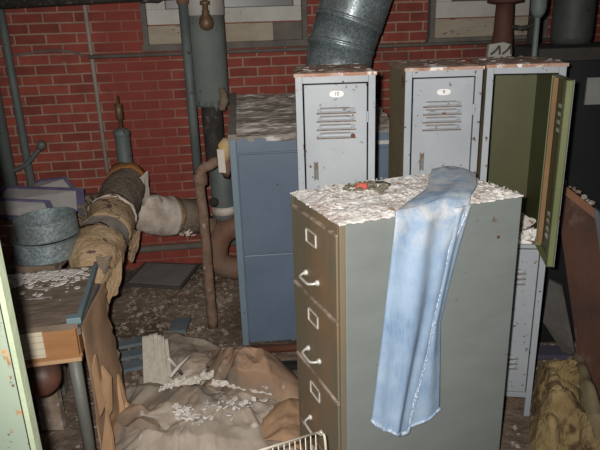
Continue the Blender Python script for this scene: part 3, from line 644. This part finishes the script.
# rust scabs etc on side: small keyhole
xf(MB().tube([(.595, -.0015, 1.045), (.595, .004, 1.045)], .006, 10), mc).build('side_hole', 'redrust', t)
def crust(u, v):
    x = -.003+(CD+.005)*u+.004*noise.noise(Vector((u*30, v*30, 8))); y = -.002+(CW+.002)*v+.004*noise.noise(Vector((u*30, v*30, 4))); edge = min(u, v, 1-u, 1-v)
    h_ = .003+.008*clamp(edge*16)*(1+noise.noise(Vector((x*18, y*18, 1))))+.004*noise.noise(Vector((x*60, y*60, 3)))+.0022*noise.noise(Vector((x*130, y*130, 3)))
    p = mc @ Vector((x, y, CH+.004+max(.001, h_))); return p
tag(MB().sheet(crust, 90, 60, .006).build('plaster_dust', 'dust'), 'layer of white plaster dust caked on the filing cabinet top', 'dust', kind='stuff')
b = MB()
for i in range(380):
    x, y = random.uniform(.02, CD-.004), random.uniform(.006, CW-.006)
    if random.random() < .35: x = CD-.01-abs(random.gauss(0, .05)); y = random.uniform(.01, CW-.01)
    x = clamp(x/CD)*CD; p = mc @ Vector((x, y, CH+.016)); b.flake(p, random.choice((.002, .0025, .003, .003, .004, .005, .008)), .4)
tag(b.build('plaster_flakes', 'flake'), 'loose plaster chips scattered over the filing cabinet top', 'plaster chips', kind='stuff')
rp_ = atz(362, 188, CH+.03)
t = thing('foil_scrap', 'crumpled red and grey scrap lying on the filing cabinet dust', 'scrap', rp_)
b = MB().tube([rp_+Vector((-.02, .0, 0)), rp_+Vector((-.005, .005, .008)), rp_+Vector((.015, .0, .006)), rp_+Vector((.022, 0, 0))], [.008, .014, .013, .005], 8, jit=.01); b.build('red_foil', 'red', t)
b = MB()
for i in range(26):
    b.flake(rp_+Vector((random.uniform(-.06, .09), random.uniform(-.02, .05), random.uniform(-.006, .008))), random.uniform(.008, .018), .4)
b.build('grey_crumbs', 'greenscrap', t)['kind'] = 'stuff'
MB().tube([rp_+Vector((.05, .03, .012)), rp_+Vector((.08, .022, .012)), rp_+Vector((.10, .012, .006))], .004, 7).build('twig', 'nearblack', t)

# ------------------------------------------------------------------ jeans over the side
t = thing('jeans', 'faded blue jeans draped over the top and side of the filing cabinet', 'jeans', CB+cdep*.3)
def side(s, z, off): p = CB+cdep*s+cn*off; return Vector((p.x, p.y, z))
def pl(tab, z):
    tab = sorted(tab, key=lambda q: -q[0])
    if z >= tab[0][0]: return tab[0][1]
    for (z0, s0), (z1, s1) in zip(tab, tab[1:]):
        if z >= z1: return lerp(s1, s0, (z-z1)/(z0-z1))
    return tab[-1][1]
Ls = [(1.19, .186), (1.004, .165), (.76, .139), (.459, .104)]
Ss = [(1.19, .43), (.991, .388), (.75, .34), (.546, .292), (.373, .250)]
Rs = [(1.19, .470), (1.027, .425), (.9, .395), (.781, .371), (.6, .378), (.424, .385)]
TOPZ = CH+.03
# rows over the top: (left point, right point), from the far peak to the edge
top_rows = [(Vector((.575, 2.30, TOPZ-.012)), Vector((.625, 2.31, TOPZ-.012))), (Vector((.50, 2.18, TOPZ+.02)), Vector((.650, 2.13, TOPZ+.01))), (Vector((.44, 1.98, TOPZ)), Vector((.615, 1.99, TOPZ+.005))), (Vector((.335, 1.82, TOPZ-.008)), Vector((.565, 1.885, TOPZ+.004)))]
def leg_front(u, v):
    tv = .26
    if v < tv:
        k = v/tv*len(top_rows); i = int(k); f = k-i
        def row(i):
            if i < len(top_rows): return top_rows[i]
            return (side(.186, CH+.014, .006), side(.462, CH+.02, .010))
        a = row(i)[0].lerp(row(i+1)[0], f); c = row(i)[1].lerp(row(i+1)[1], f)
        p = a.lerp(c, u); p.z += .012*math.sin(PI*u)+.012*math.sin(u*9+v*9)*math.sin(PI*u)*(.4+.6*noise.noise(Vector((u*3, v*8, 2)))); p.z = max(p.z, CH+.022); return p
    w = (v-tv)/(1-tv)
    hem = pl([(0, 0)], 0) if 0 else 0
    zb = curve([(.462, 0, 0), (.425, 0, 0), (.405, 0, 0), (.378, 0, 0), (.378, 0, 0)], u).x
    z = lerp(CH-.004, zb, w)
    l = pl(Ls, z); k = sm(clamp((CH-z)/.22)); r = lerp(.462, pl(Ss, z), clamp((CH-z)/.12))
    s = lerp(l, r, u)
    off = .015+.026*math.sin(PI*clamp(u))**.6*(.5+.5*k)
    off += .009*math.sin(u*13+z*2.5)*math.sin(PI*u)+.008*noise.noise(Vector((u*5, z*3, 7)))*math.sin(PI*u)
    return side(s, z, off)
l1 = MB().sheet(leg_front, 44, 90, -.008).build('trouser_leg', 'denim', t, True)
def leg_back(u, v):
    zb = lerp(.378, .424, u); z = lerp(CH+.008, zb, v)
    l = pl(Ss, z)-.05; r = pl(Rs, z); s = lerp(l, r, u)
    off = .011+.016*math.sin(PI*clamp(u))**.7+.005*math.sin(u*9+z*4)*math.sin(PI*u)
    return side(s, z, off)
l2 = MB().sheet(leg_back, 26, 70, -.005).build('trouser_leg', 'denim', t, True)
def strip(fn, us, vs, r, nm, mat, par):
    pts = [fn(u, v) for u, v in zip(us, vs)]; MB().tube(pts, r, 8, jit=r*.5, squash=.7).build(nm, mat, par, True)
MT['seam'] = mottled('pale_frayed_seam', (.22, .33, .50), (.66, .72, .80), 110, .4, .6, .9)
MT['hem'] = mottled('frayed_white_hem', (.22, .33, .52), (.62, .68, .76), 70, .38, .62, .9)
strip(leg_front, [.955-.02*math.sin(i*.25) for i in range(70)], [.27+.725*i/69 for i in range(70)], .0062, 'seam', 'seam', l1)
strip(leg_front, [i/30 for i in range(31)], [.992]*31, .0085, 'hem', 'hem', l1)
strip(leg_back, [.25+.75*i/20 for i in range(21)], [.99]*21, .006, 'hem', 'hem', l2)
strip(leg_front, [.905-.02*math.sin(i*.25) for i in range(70)], [.27+.725*i/69 for i in range(70)], .0035, 'seam', 'seam', l1)

# ------------------------------------------------------------------ desk and what is on it
DA = .19; mdk = L2W(-.815, 1.94, DA)                      # local: x from -w..0, y from 0..depth
t = thing('desk', 'old wooden desk with peeling dusty top in the lower left', 'desk', (-.815, 1.94, 0))
def dtop(u, v):
    x = -.80*(1-u); y = .56*v; return mdk @ Vector((x, y, .756+.004*noise.noise(Vector((x*20, y*20, 1)))))
MB().sheet(dtop, 30, 24, .024).build('desktop', 'desktop', t)
ap = xf(MB().box((-.80, .006, .615), (-.012, .03, .733)), mdk).build('drawer', 'oakfront', t, bevel=.003)
a = xf(MB().box((-.30, -.001, .632), (-.125, .0055, .735)), mdk).build('paper_label', 'label', ap)
xf(MB().box((-.80, -.004, .600), (-.005, .034, .615)), mdk).build('bottom_lip', 'cardlight', ap, bevel=.002)
xf(MB().box((-.030, .03, .60), (-.010, .55, .733)), mdk).build('side_panel', 'oakfront', t)
xf(MB().box((-.80, .53, .60), (-.03, .55, .733)), mdk).build('back_panel', 'oakfront', t)
b = MB(); b.box((-.006, -.004, .750), (.012, .57, .772)); xf(b, mdk).build('edge_trim', 'tealstrip', t, bevel=.002)
b = MB(); b.box((-.035, -.010, .756), (.016, .030, .779)); xf(b, mdk).build('corner_bracket', 'tealstrip', t, bevel=.003)
for (x, y) in ((-.045, .06), (-.78, .06), (-.045, .52), (-.78, .52)):
    b = MB(); b.tube([(x, y, .61), (x, y, .3), (x, y, .0)], [.024, .023, .021], 14); xf(b, mdk).build('leg', 'leg', t, True)
c = at(42, 379, 1.98)
t = thing('rusty_tank', 'dome-ended rusty dark red tank lying below the desk', 'tank', (c.x, c.y, c.z-.1))
b = MB(); ang = Vector((-.42, .9, 0)).normalized(); b.lathe([(-.055, .004), (-.05, .03), (-.035, .055), (-.01, .068), (.03, .072), (.5, .072), (.505, .02)], c, 28, ang); b.build('tank', 'cap', t, True)
for k in (.42,):
    q = c+ang*k; MB().box((q.x-.05, q.y-.02, 0), (q.x+.05, q.y+.02, q.z-.062)).build('support_block', 'rubble', t)

# side of desk: long grey lath and torn cardboard
t = thing('wood_lath', 'grey weathered lath leaning along the right side of the desk', 'lath', (-.83, 2.1, 0))
MB().prism([at(74, 330, 1.97), at(80, 327, 1.97), at(99, 283, 2.38), at(93, 284, 2.38)], (0, .0, -.028)).build('lath', 'greyboard', t)
MB().prism([at(92, 300, 2.25), at(97, 300, 2.25), at(96, 340, 2.25), at(91, 340, 2.25)], (0, .02, 0)).build('cleat', 'greyboard', t)
t = thing('cardboard_sheet', 'torn brown cardboard sheet hanging down the right side of the desk', 'cardboard', (-.8, 2.15, 0))
rows = [((80, 326, 1.99), (104, 281, 2.36)), ((84, 345, 2.0), (107, 315, 2.36)), ((89, 372, 2.02), (117, 350, 2.36)), ((94, 400, 2.04), (122, 385, 2.34)), ((97, 425, 2.06), (129, 412, 2.30)), ((100, 445, 2.05), (121, 428, 2.24)), ((101, 475, 2.05), (120, 475, 2.20))]
A = [at(*r[0]) for r in rows]; B_ = [at(*r[1]) for r in rows]
def card(u, v):
    p = curve(A, v).lerp(curve(B_, v), u); p += Vector((.6, -.8, 0))*(.030*math.sin(u*PI)*math.sin(v*PI*1.6)+.012*noise.noise(Vector((u*3, v*5, 3))))
    if u > .95: p += Vector((.02*noise.noise(Vector((v*30, 1, 1))), 0, 0))
    return p
MB().sheet(card, 18, 40, .006).build('sheet', 'cardboard', t)
fl = [((90, 349, 1.99), (95, 372, 2.03), (101, 395, 2.03), (96, 409, 2.0), (92, 385, 1.98), (88, 362, 1.97)), ((97, 360, 2.02), (106, 372, 2.06), (107, 404, 2.08), (103, 412, 2.06), (100, 392, 2.04)), ((102, 404, 2.03), (108, 430, 2.06), (112, 470, 2.08), (97, 470, 2.04), (98, 440, 2.03))]
for f in fl: MB().prism([at(*p)+Vector((.03, -.05, 0)) for p in f], (.004, .012, 0)).build('torn_flap', 'cardlight', t)
MB().prism([at(*p) for p in ((117, 375, 2.26), (121, 388, 2.26), (125, 403, 2.26), (133, 412, 2.24), (125, 411, 2.24), (119, 418, 2.22), (117, 400, 2.24))], (.004, .012, 0)).build('torn_flap', 'cardlight', t)

# workbench behind the desk, duct collars, framed panels
t = thing('workbench', 'cluttered low bench between the desk and the brick wall', 'bench', (-1.7, 3.2, 0))
b = MB(); b.box((-2.4, 2.50, .72), (-1.11, 2.82, .756)); b.box((-2.4, 2.82, .72), (-1.2, 3.76, .756)); b.build('bench_top', 'desktop', t)
for (x, y) in ((-2.36, 2.62), (-1.27, 2.62), (-2.36, 3.66), (-1.27, 3.66)): MB().box((x, y, 0), (x+.05, y+.05, .72)).build('leg', 'greyboard', t)
def ring(name, label, cx, cy, z, R_, h_, tilt, mat='galv'):
    b = MB(); n = 64; th = .003
    prof = [(R_, 0), (R_+.003, .004), (R_, .008), (R_, h_-.008), (R_+.003, h_-.004), (R_, h_), (R_-th, h_), (R_-th, 0)]
    rings = [[b.bm.verts.new((r*math.cos(2*PI*k/n), r*math.sin(2*PI*k/n), z_)) for (r, z_) in prof] for k in range(n)]
    for k in range(n):
        for j in range(len(prof)):
            b.bm.faces.new((rings[k][j], rings[(k+1) % n][j], rings[(k+1) % n][(j+1) % len(prof)], rings[k][(j+1) % len(prof)]))
    b.bm.transform(Matrix.Translation((cx, cy, z)) @ Matrix.Rotation(tilt, 4, 'Y'))
    return tag(b.build(name, mat, smooth=False), label, 'duct collar', 'galvanized duct collars behind the desk')
ring('duct_collar', 'wide galvanized duct collar lying behind the desk, the lower of two', -1.195, 2.655, .757, .152, .092, .0)
ring('duct_collar', 'tilted galvanized duct collar stacked on top of the lower one', -1.172, 2.635, .858, .137, .094, -.05)
b = MB()
for i in range(900):
    k_ = abs(random.gauss(0, .09)); p = mdk @ Vector((random.uniform(-.50, -.03)+random.uniform(-.03, .02), max(.2, .535-k_*(1.3 if random.random() < .5 else .6)), .758)); b.flake(p, random.choice((.002, .003, .004, .006, .010, .016)), .2, .12)
tag(b.build('plaster_crumbs', 'flake'), 'white plaster crumbs in front of the duct collars on the desk', 'crumbs', kind='stuff')
def framed(label, quad, zz, slope=0):
    """a flat panel with a violet border; quad = its four corners on the bench"""
    q = [Vector(p) for p in quad]; t = thing('framed_panel', label, 'panel', q[0], 'framed panels on the bench')
    ctr = sum(q, Vector())/4; inn = [p.lerp(ctr, .17) for p in q]
    MB().prism([p.lerp(ctr, .1) for p in q], (0, 0, .008)).build('sheet', 'pane', t)
    b = MB()
    for i in range(4):
        j = (i+1) % 4; b.prism([q[i], q[j], inn[j], inn[i]], (0, 0, .018))
    b.build('frame', 'purple', t); return t
def lean(bl, br, tr, tl, dy=.13):
    a, c = atz(*bl, .758), atz(*br, .758); return [a, c, at(*tr, c.y+dy), at(*tl, a.y+dy)]
framed('violet-edged pale panel leaning on the bench, lowest and nearest the desk', lean((-25, 218), (60, 222), (50, 203), (-15, 200)), 0)
framed('violet-edged pale panel leaning on the bench, middle of the three', lean((-8, 203), (86, 217), (84, 191), (2, 188)), 0)
framed('violet-edged pale panel leaning on the bench, topmost and nearest the wall', lean((15, 195), (80, 196), (66, 179), (40, 182)), 0)
b = MB()
for i in range(70):
    x, y = random.uniform(-1.30, -1.14), random.uniform(2.95, 3.6); b.tube([Vector((x, y, .762)), Vector((x+random.uniform(-.09, .09), y+random.uniform(-.09, .09), .77+random.uniform(0, .05)))], random.uniform(.005, .013), 6)
tag(b.build('broken_lath', 'wrapgrey'), 'brown splinters heaped on the bench beside the wrapped pipe', 'splinters', kind='stuff')

# pale door panel right at the camera
t = thing('metal_door', 'pale mint enamelled metal door with rust specks standing at the lower left edge', 'door', (-.85, 1.0, 0))
MB().box((-1.3, 1.0, 0), (-.556, 1.018, 1.85)).build('panel', 'mint', t)
MB().box((-.5565, .9985, 0), (-.553, 1.018, 1.85)).build('dark_line', 'nearblack', t)  # narrow near-black strip beside the edge trim
MB().box((-.553, .997, 0), (-.543, 1.02, 1.85)).build('edge_trim', 'minttrim', t)

# ------------------------------------------------------------------ floor things
mt = [atz(145, 264, .135), atz(200, 266, .135), atz(181, 290, .135), atz(124, 286, .135)]
t = thing('floor_mat', 'flat grey mat with a dark border lying by the brick wall', 'mat', mt[0])
MB().prism(mt, (0, 0, .012)).build('mat', 'mat', t)
b = MB(); ctr = sum(mt, Vector())/4
for i in range(4):
    j = (i+1) % 4; b.prism([mt[i], mt[j], mt[j].lerp(ctr, .09), mt[i].lerp(ctr, .09)], (0, 0, .017))
b.build('border', 'matrim', t)
def heap(name, label, cat, cells, mat, amp=.04, seedv=0, nu=100, nv=80, th=.006, fold=.02, zmin=.012):
    """crumpled sheet: a 2-D table of (px, py, z) corners"""
    G = [[atz(px, py, z) for (px, py, z) in row] for row in cells]
    def fn(u, v):
        p = curve([curve(r, u) for r in G], v)
        q = Vector((p.x*4, p.y*4, seedv)); q = q+Vector((noise.noise(q*.7), noise.noise(q*.7+Vector((3, 1, 2))), 0))*.8; r1 = 1-abs(noise.noise(q))*4; r2 = 1-abs(noise.noise(q*2.6))*4
        e = min(1, 8*min(u, 1-u, v, 1-v)+.25)
        p.z = max(zmin, p.z+e*(amp*.42*r1+fold*.3*r2)+.004*noise.noise(q*9)); p.x += .012*noise.noise(q*3.1); p.y += .03*noise.noise(q*2.2); return p
    return tag(MB().sheet(fn, nu, nv, th).build(name, mat, smooth=True), label, cat)
heap('brown_paper', 'crumpled brown paper sheet humped in front of the blue cabinet', 'paper sheet', [[(205, 352, .05), (238, 347, .30), (262, 350, .30), (300, 378, .05)], [(200, 375, .05), (238, 372, .26), (268, 374, .24), (308, 395, .04)], [(196, 398, .03), (240, 398, .10), (275, 400, .10), (310, 412, .03)]], 'sacking', .05, 3, fold=.03)
heap('dusty_tarp', 'big dusty grey-brown tarp crumpled across the floor in the bottom centre', 'tarp', [[(112, 392, .03), (150, 384, .12), (200, 388, .12), (250, 392, .08), (292, 402, .05)], [(112, 415, .06), (150, 408, .17), (205, 408, .18), (255, 415, .12), (300, 420, .04)], [(113, 450, .05), (150, 440, .16), (205, 440, .16), (255, 445, .10), (305, 450, .03)], [(115, 500, .02), (160, 490, .06), (205, 490, .06), (255, 490, .04), (300, 500, .02)]], 'tarp', .06, 9, 140, 110, fold=.03)
heap('felt_sheet', 'dusty felt sheet lying behind the white batten bundle', 'felt sheet', [[(150, 335, .06), (175, 334, .10), (205, 338, .10), (226, 350, .04)], [(160, 360, .05), (180, 358, .12), (205, 362, .12), (225, 372, .04)], [(165, 385, .03), (185, 384, .06), (210, 386, .06), (228, 392, .03)]], 'carpet', .03, 14, 60, 50, fold=.012)
heap('cardboard_scrap', 'torn orange-brown cardboard scrap between the tarp and the filing cabinet', 'cardboard', [[(276, 404, .11), (290, 400, .15), (302, 402, .12)], [(264, 420, .11), (284, 418, .16), (303, 424, .12)], [(258, 440, .10), (282, 442, .12), (303, 448, .09)]], 'cardboard', .03, 21, 30, 30, fold=.01)
heap('tarp_flap', 'brown folded flap at the left end of the tarp beside the cardboard', 'tarp flap', [[(126, 402, .16), (142, 404, .20), (152, 412, .19)], [(120, 415, .15), (140, 419, .21), (162, 430, .20)], [(117, 424, .12), (130, 428, .17), (148, 434, .17)]], 'sacking', .02, 31, 30, 30, fold=.01)
# white slats leaning in a bundle
for i in range(7):
    x0 = 144+i*3.6+random.uniform(-.5, .5); x1 = 146+i*4.2
    a = at(x0, 333+abs(i-3)*1.6+random.uniform(0, 3), 2.76); c = at(x1, 389+random.uniform(-3, 2), 2.58); w = Vector((.010, .002, 0))
    o = MB().prism([a-w, a+w, c+w, c-w], (0, .012, .004)).build('batten', 'slat'); tag(o, 'whitewashed wood batten in the upright bundle on the floor', 'batten', 'bundle of whitewashed battens')
lab = ['pale stick lying crosswise on the felt sheet, pointing up right', 'pale stick crossing the other over the felt sheet, pointing up left', 'short pale stick right of the two crossed sticks']
for (p, q), l in zip((((170, 377), (189, 356)), ((168, 358), (182, 374)), ((201, 376), (208, 367))), lab):
    a = at(*p, 2.50); c = at(*q, 2.62); tag(MB().tube([a, a.lerp(c, .5)+Vector((0, 0, .005)), c], .0085, 8).build('stick', 'paperwhite', smooth=True), l, 'stick')
def strewn(name, label, pts, mat):
    P = [atz(*p) for p in pts]
    def fn(u, v):
        p = curve(P, u); q = Vector((u*9, v*3, len(label))); return p+Vector((.01*noise.noise(q*2), (v-.5)*.085*(.5+.5*abs(noise.noise(q))), .018*noise.noise(q*1.7)+.02))
    return tag(MB().sheet(fn, 40, 8, .004).build(name, mat), label, 'paper')
strewn('paper_strip', 'torn white paper strip at the foot of the crossed sticks', [(160, 392, .13), (175, 386, .16), (195, 384, .17), (214, 377, .16)], 'paperwhite')
strewn('paper_strip', 'white torn paper edge running between tarp and brown sheet', [(212, 386, .15), (235, 388, .15), (255, 391, .14), (272, 395, .12)], 'paperwhite')
b = MB()
for i in range(190):
    c_ = random.choice(((180, 410, 5, 3), (196, 418, 9, 4), (188, 414, 5, 3), (215, 410, 14, 6), (240, 404, 10, 3))); px = random.gauss(c_[0], c_[2]); py = random.gauss(c_[1], c_[3]); p = atz(px, py, .205); b.flake(p, random.choice((.003, .004, .006, .009, .016)), .3)
tag(b.build('white_crumbs', 'flake'), 'white crumbs strewn on the crumpled tarp', 'crumbs', kind='stuff')
for k, (yy, l) in enumerate(((352, 'faded blue-grey board behind the batten bundle, farthest of three'), (364, 'faded blue-grey board between the other two beside the cardboard'), (376, 'faded blue-grey board nearest the hanging cardboard'))):
    a = atz(108, yy, .05); c = atz(150, yy-8, .05); dv = Vector((.02, .085, 0)); tag(MB().prism([a, c, c+dv, a+dv], (0, 0, .02)).build('blue_board', 'slatblue'), l, 'board')
a = atz(170, 333, .04); tag(MB().prism([atz(168, 334, .02), atz(186, 333, .02), atz(191, 320, .02), atz(174, 321, .02)], (0, 0, .02)).build('slate_tile', 'slatblue'), 'small bluish slab on the floor behind the felt sheet', 'slab')

# wire rack in front of the filing cabinet
t = thing('wire_rack', 'cream coated wire rack standing against the filing cabinet front', 'rack', (-.05, 1.55, 0))
a = at(317, 432.5, 1.60); c = at(258, 451, 1.46); d_ = (a-c).normalized()
b = MB(); b.tube([c-d_*.15, c, a], .0042, 8); b.build('top_rail', 'wire', t, True)
b = MB(); n = 18; 
for i in range(n):
    p = a-d_*(.006+i*.0215); b.tube([p, p+Vector((0, 0, -.5)), Vector((p.x, p.y, .0))], .0019, 6)
b.build('wire_bars', 'wire', t, True)
b = MB(); e = at(325, 440, 1.55); b.tube(smooth_path([a, a.lerp(e, .5)+Vector((0, 0, .006)), e, Vector((e.x+.004, e.y, e.z-.2)), Vector((e.x, e.y, 0))]), .0042, 8); b.build('end_post', 'wire', t, True)
b = MB(); q = c-d_*.13; b.tube([q, Vector((q.x, q.y, 0))], .0042, 8); b.build('end_post', 'wire', t, True)

# ------------------------------------------------------------------ right foreground: leaning board, wool, slab
t = thing('leaning_board', 'worn red-brown board leaning upright at the right edge beside the open locker', 'board', (1.3, 2.45, 0))
TL = at(553, 176, 2.84); TR = at(594, 208, 2.66); BL = atz(584, 402, .0); BR = TR+(BL-TL); 
nn = (TR-TL).cross(BL-TL).normalized()
if nn.x < 0: nn = -nn
MB().prism([TL, TR, BR, BL], nn*.035).build('face', 'board', t, bevel=.002)
dv = (BL-TL).normalized(); eps = -nn*.004
MB().prism([TL+eps, TR+eps, TR+eps+dv*.05, TL+eps+dv*.05], nn*.045).build('top_edge', 'boardedge', t)
MB().prism([TR, TR+dv*.9, TR+dv*.9+(TR-TL).normalized()*.03, TR+(TR-TL).normalized()*.03], nn*.035).build('side_edge', 'boardside', t)
b = MB()
for i in range(16): b.flake(TL.lerp(TR, random.random())+nn*random.uniform(.005, .03)+Vector((0, 0, .004)), random.uniform(.006, .018), .8)
b.build('crumbling_edge', 'rubble', t)['kind'] = 'stuff'
def wool(u, v):
    p = curve([curve([atz(*q) for q in r], u) for r in ([(539, 372, .06), (552, 366, .16), (572, 362, .14), (578, 366, .05)], [(535, 398, .06), (552, 390, .22), (576, 385, .20), (596, 392, .05)], [(532, 430, .06), (552, 420, .20), (580, 415, .18), (606, 425, .05)], [(532, 462, .02), (555, 455, .08), (582, 452, .08), (610, 462, .02)])], v)
    q = Vector((p.x*8, p.y*8, 2)); p.z = max(.015, p.z+.05*noise.noise(q)+.05*(1-3*abs(noise.noise(q*1.3)))*min(1, 6*min(u, 1-u, v, 1-v)+.2)+.008*noise.noise(q*7)); return p
t = thing('insulation_batt', 'lump of yellow fibreglass insulation on the floor at the lower right', 'insulation', atz(560, 415, 0))
MB().sheet(wool, 50, 50, .012).build('wool', 'wool', t)
def backing(u, v):
    p = curve([curve([atz(*q) for q in r], u) for r in ([(572, 358, .16), (583, 362, .20)], [(582, 385, .22), (593, 390, .24)], [(590, 415, .20), (604, 420, .20)], [(596, 450, .06), (612, 455, .06)])], v)
    q = Vector((p.x*9, p.y*9, 5)); p.z += .022*noise.noise(q)+.02*math.sin(u*PI); return p
MB().sheet(backing, 10, 40, .01).build('paper_backing', 'woolpaper', t)
tag(MB().prism([atz(534, 359, .03), atz(572, 360, .03), atz(572, 350, .03), atz(536, 349, .03)], (0, 0, .025)).build('purple_plank', 'plankdark'), 'short dark violet plank between the insulation and the leaning board', 'plank')
tag(MB().prism([at(543, 322, 2.78), at(549, 280, 2.93), at(562, 286, 2.93), at(575, 352, 2.74), atz(566, 357, .02)], (.01, .02, .0)).build('grey_slab', 'greyslab'), 'dusty grey slab leaning on the dark cabinet behind the insulation', 'slab')

# ------------------------------------------------------------------ light: the camera flash and the room's dim spill
ld = bpy.data.lights.new('camera_flash', 'SPOT'); ld.energy = 228; ld.color = (1, .965, .91); ld.spot_size = math.radians(90); ld.spot_blend = .8; ld.shadow_soft_size = .018
lo = bpy.data.objects.new('camera_flash', ld); C.objects.link(lo)
M2 = M.copy(); fp = EYE - RT*.055 - DN*.035
for i in range(3): M2[i][3] = fp[i]
lo.matrix_world = M2
w = bpy.data.worlds.new('dim_room'); w.use_nodes = True; w.node_tree.nodes['Background'].inputs[0].default_value = (.75, .82, 1, 1); w.node_tree.nodes['Background'].inputs[1].default_value = .12
S.world = w
S.view_settings.view_transform = 'Standard'; S.view_settings.look = 'None'; S.view_settings.gamma = 1; S.view_settings.use_curve_mapping = False
S.view_settings.exposure = 0.0
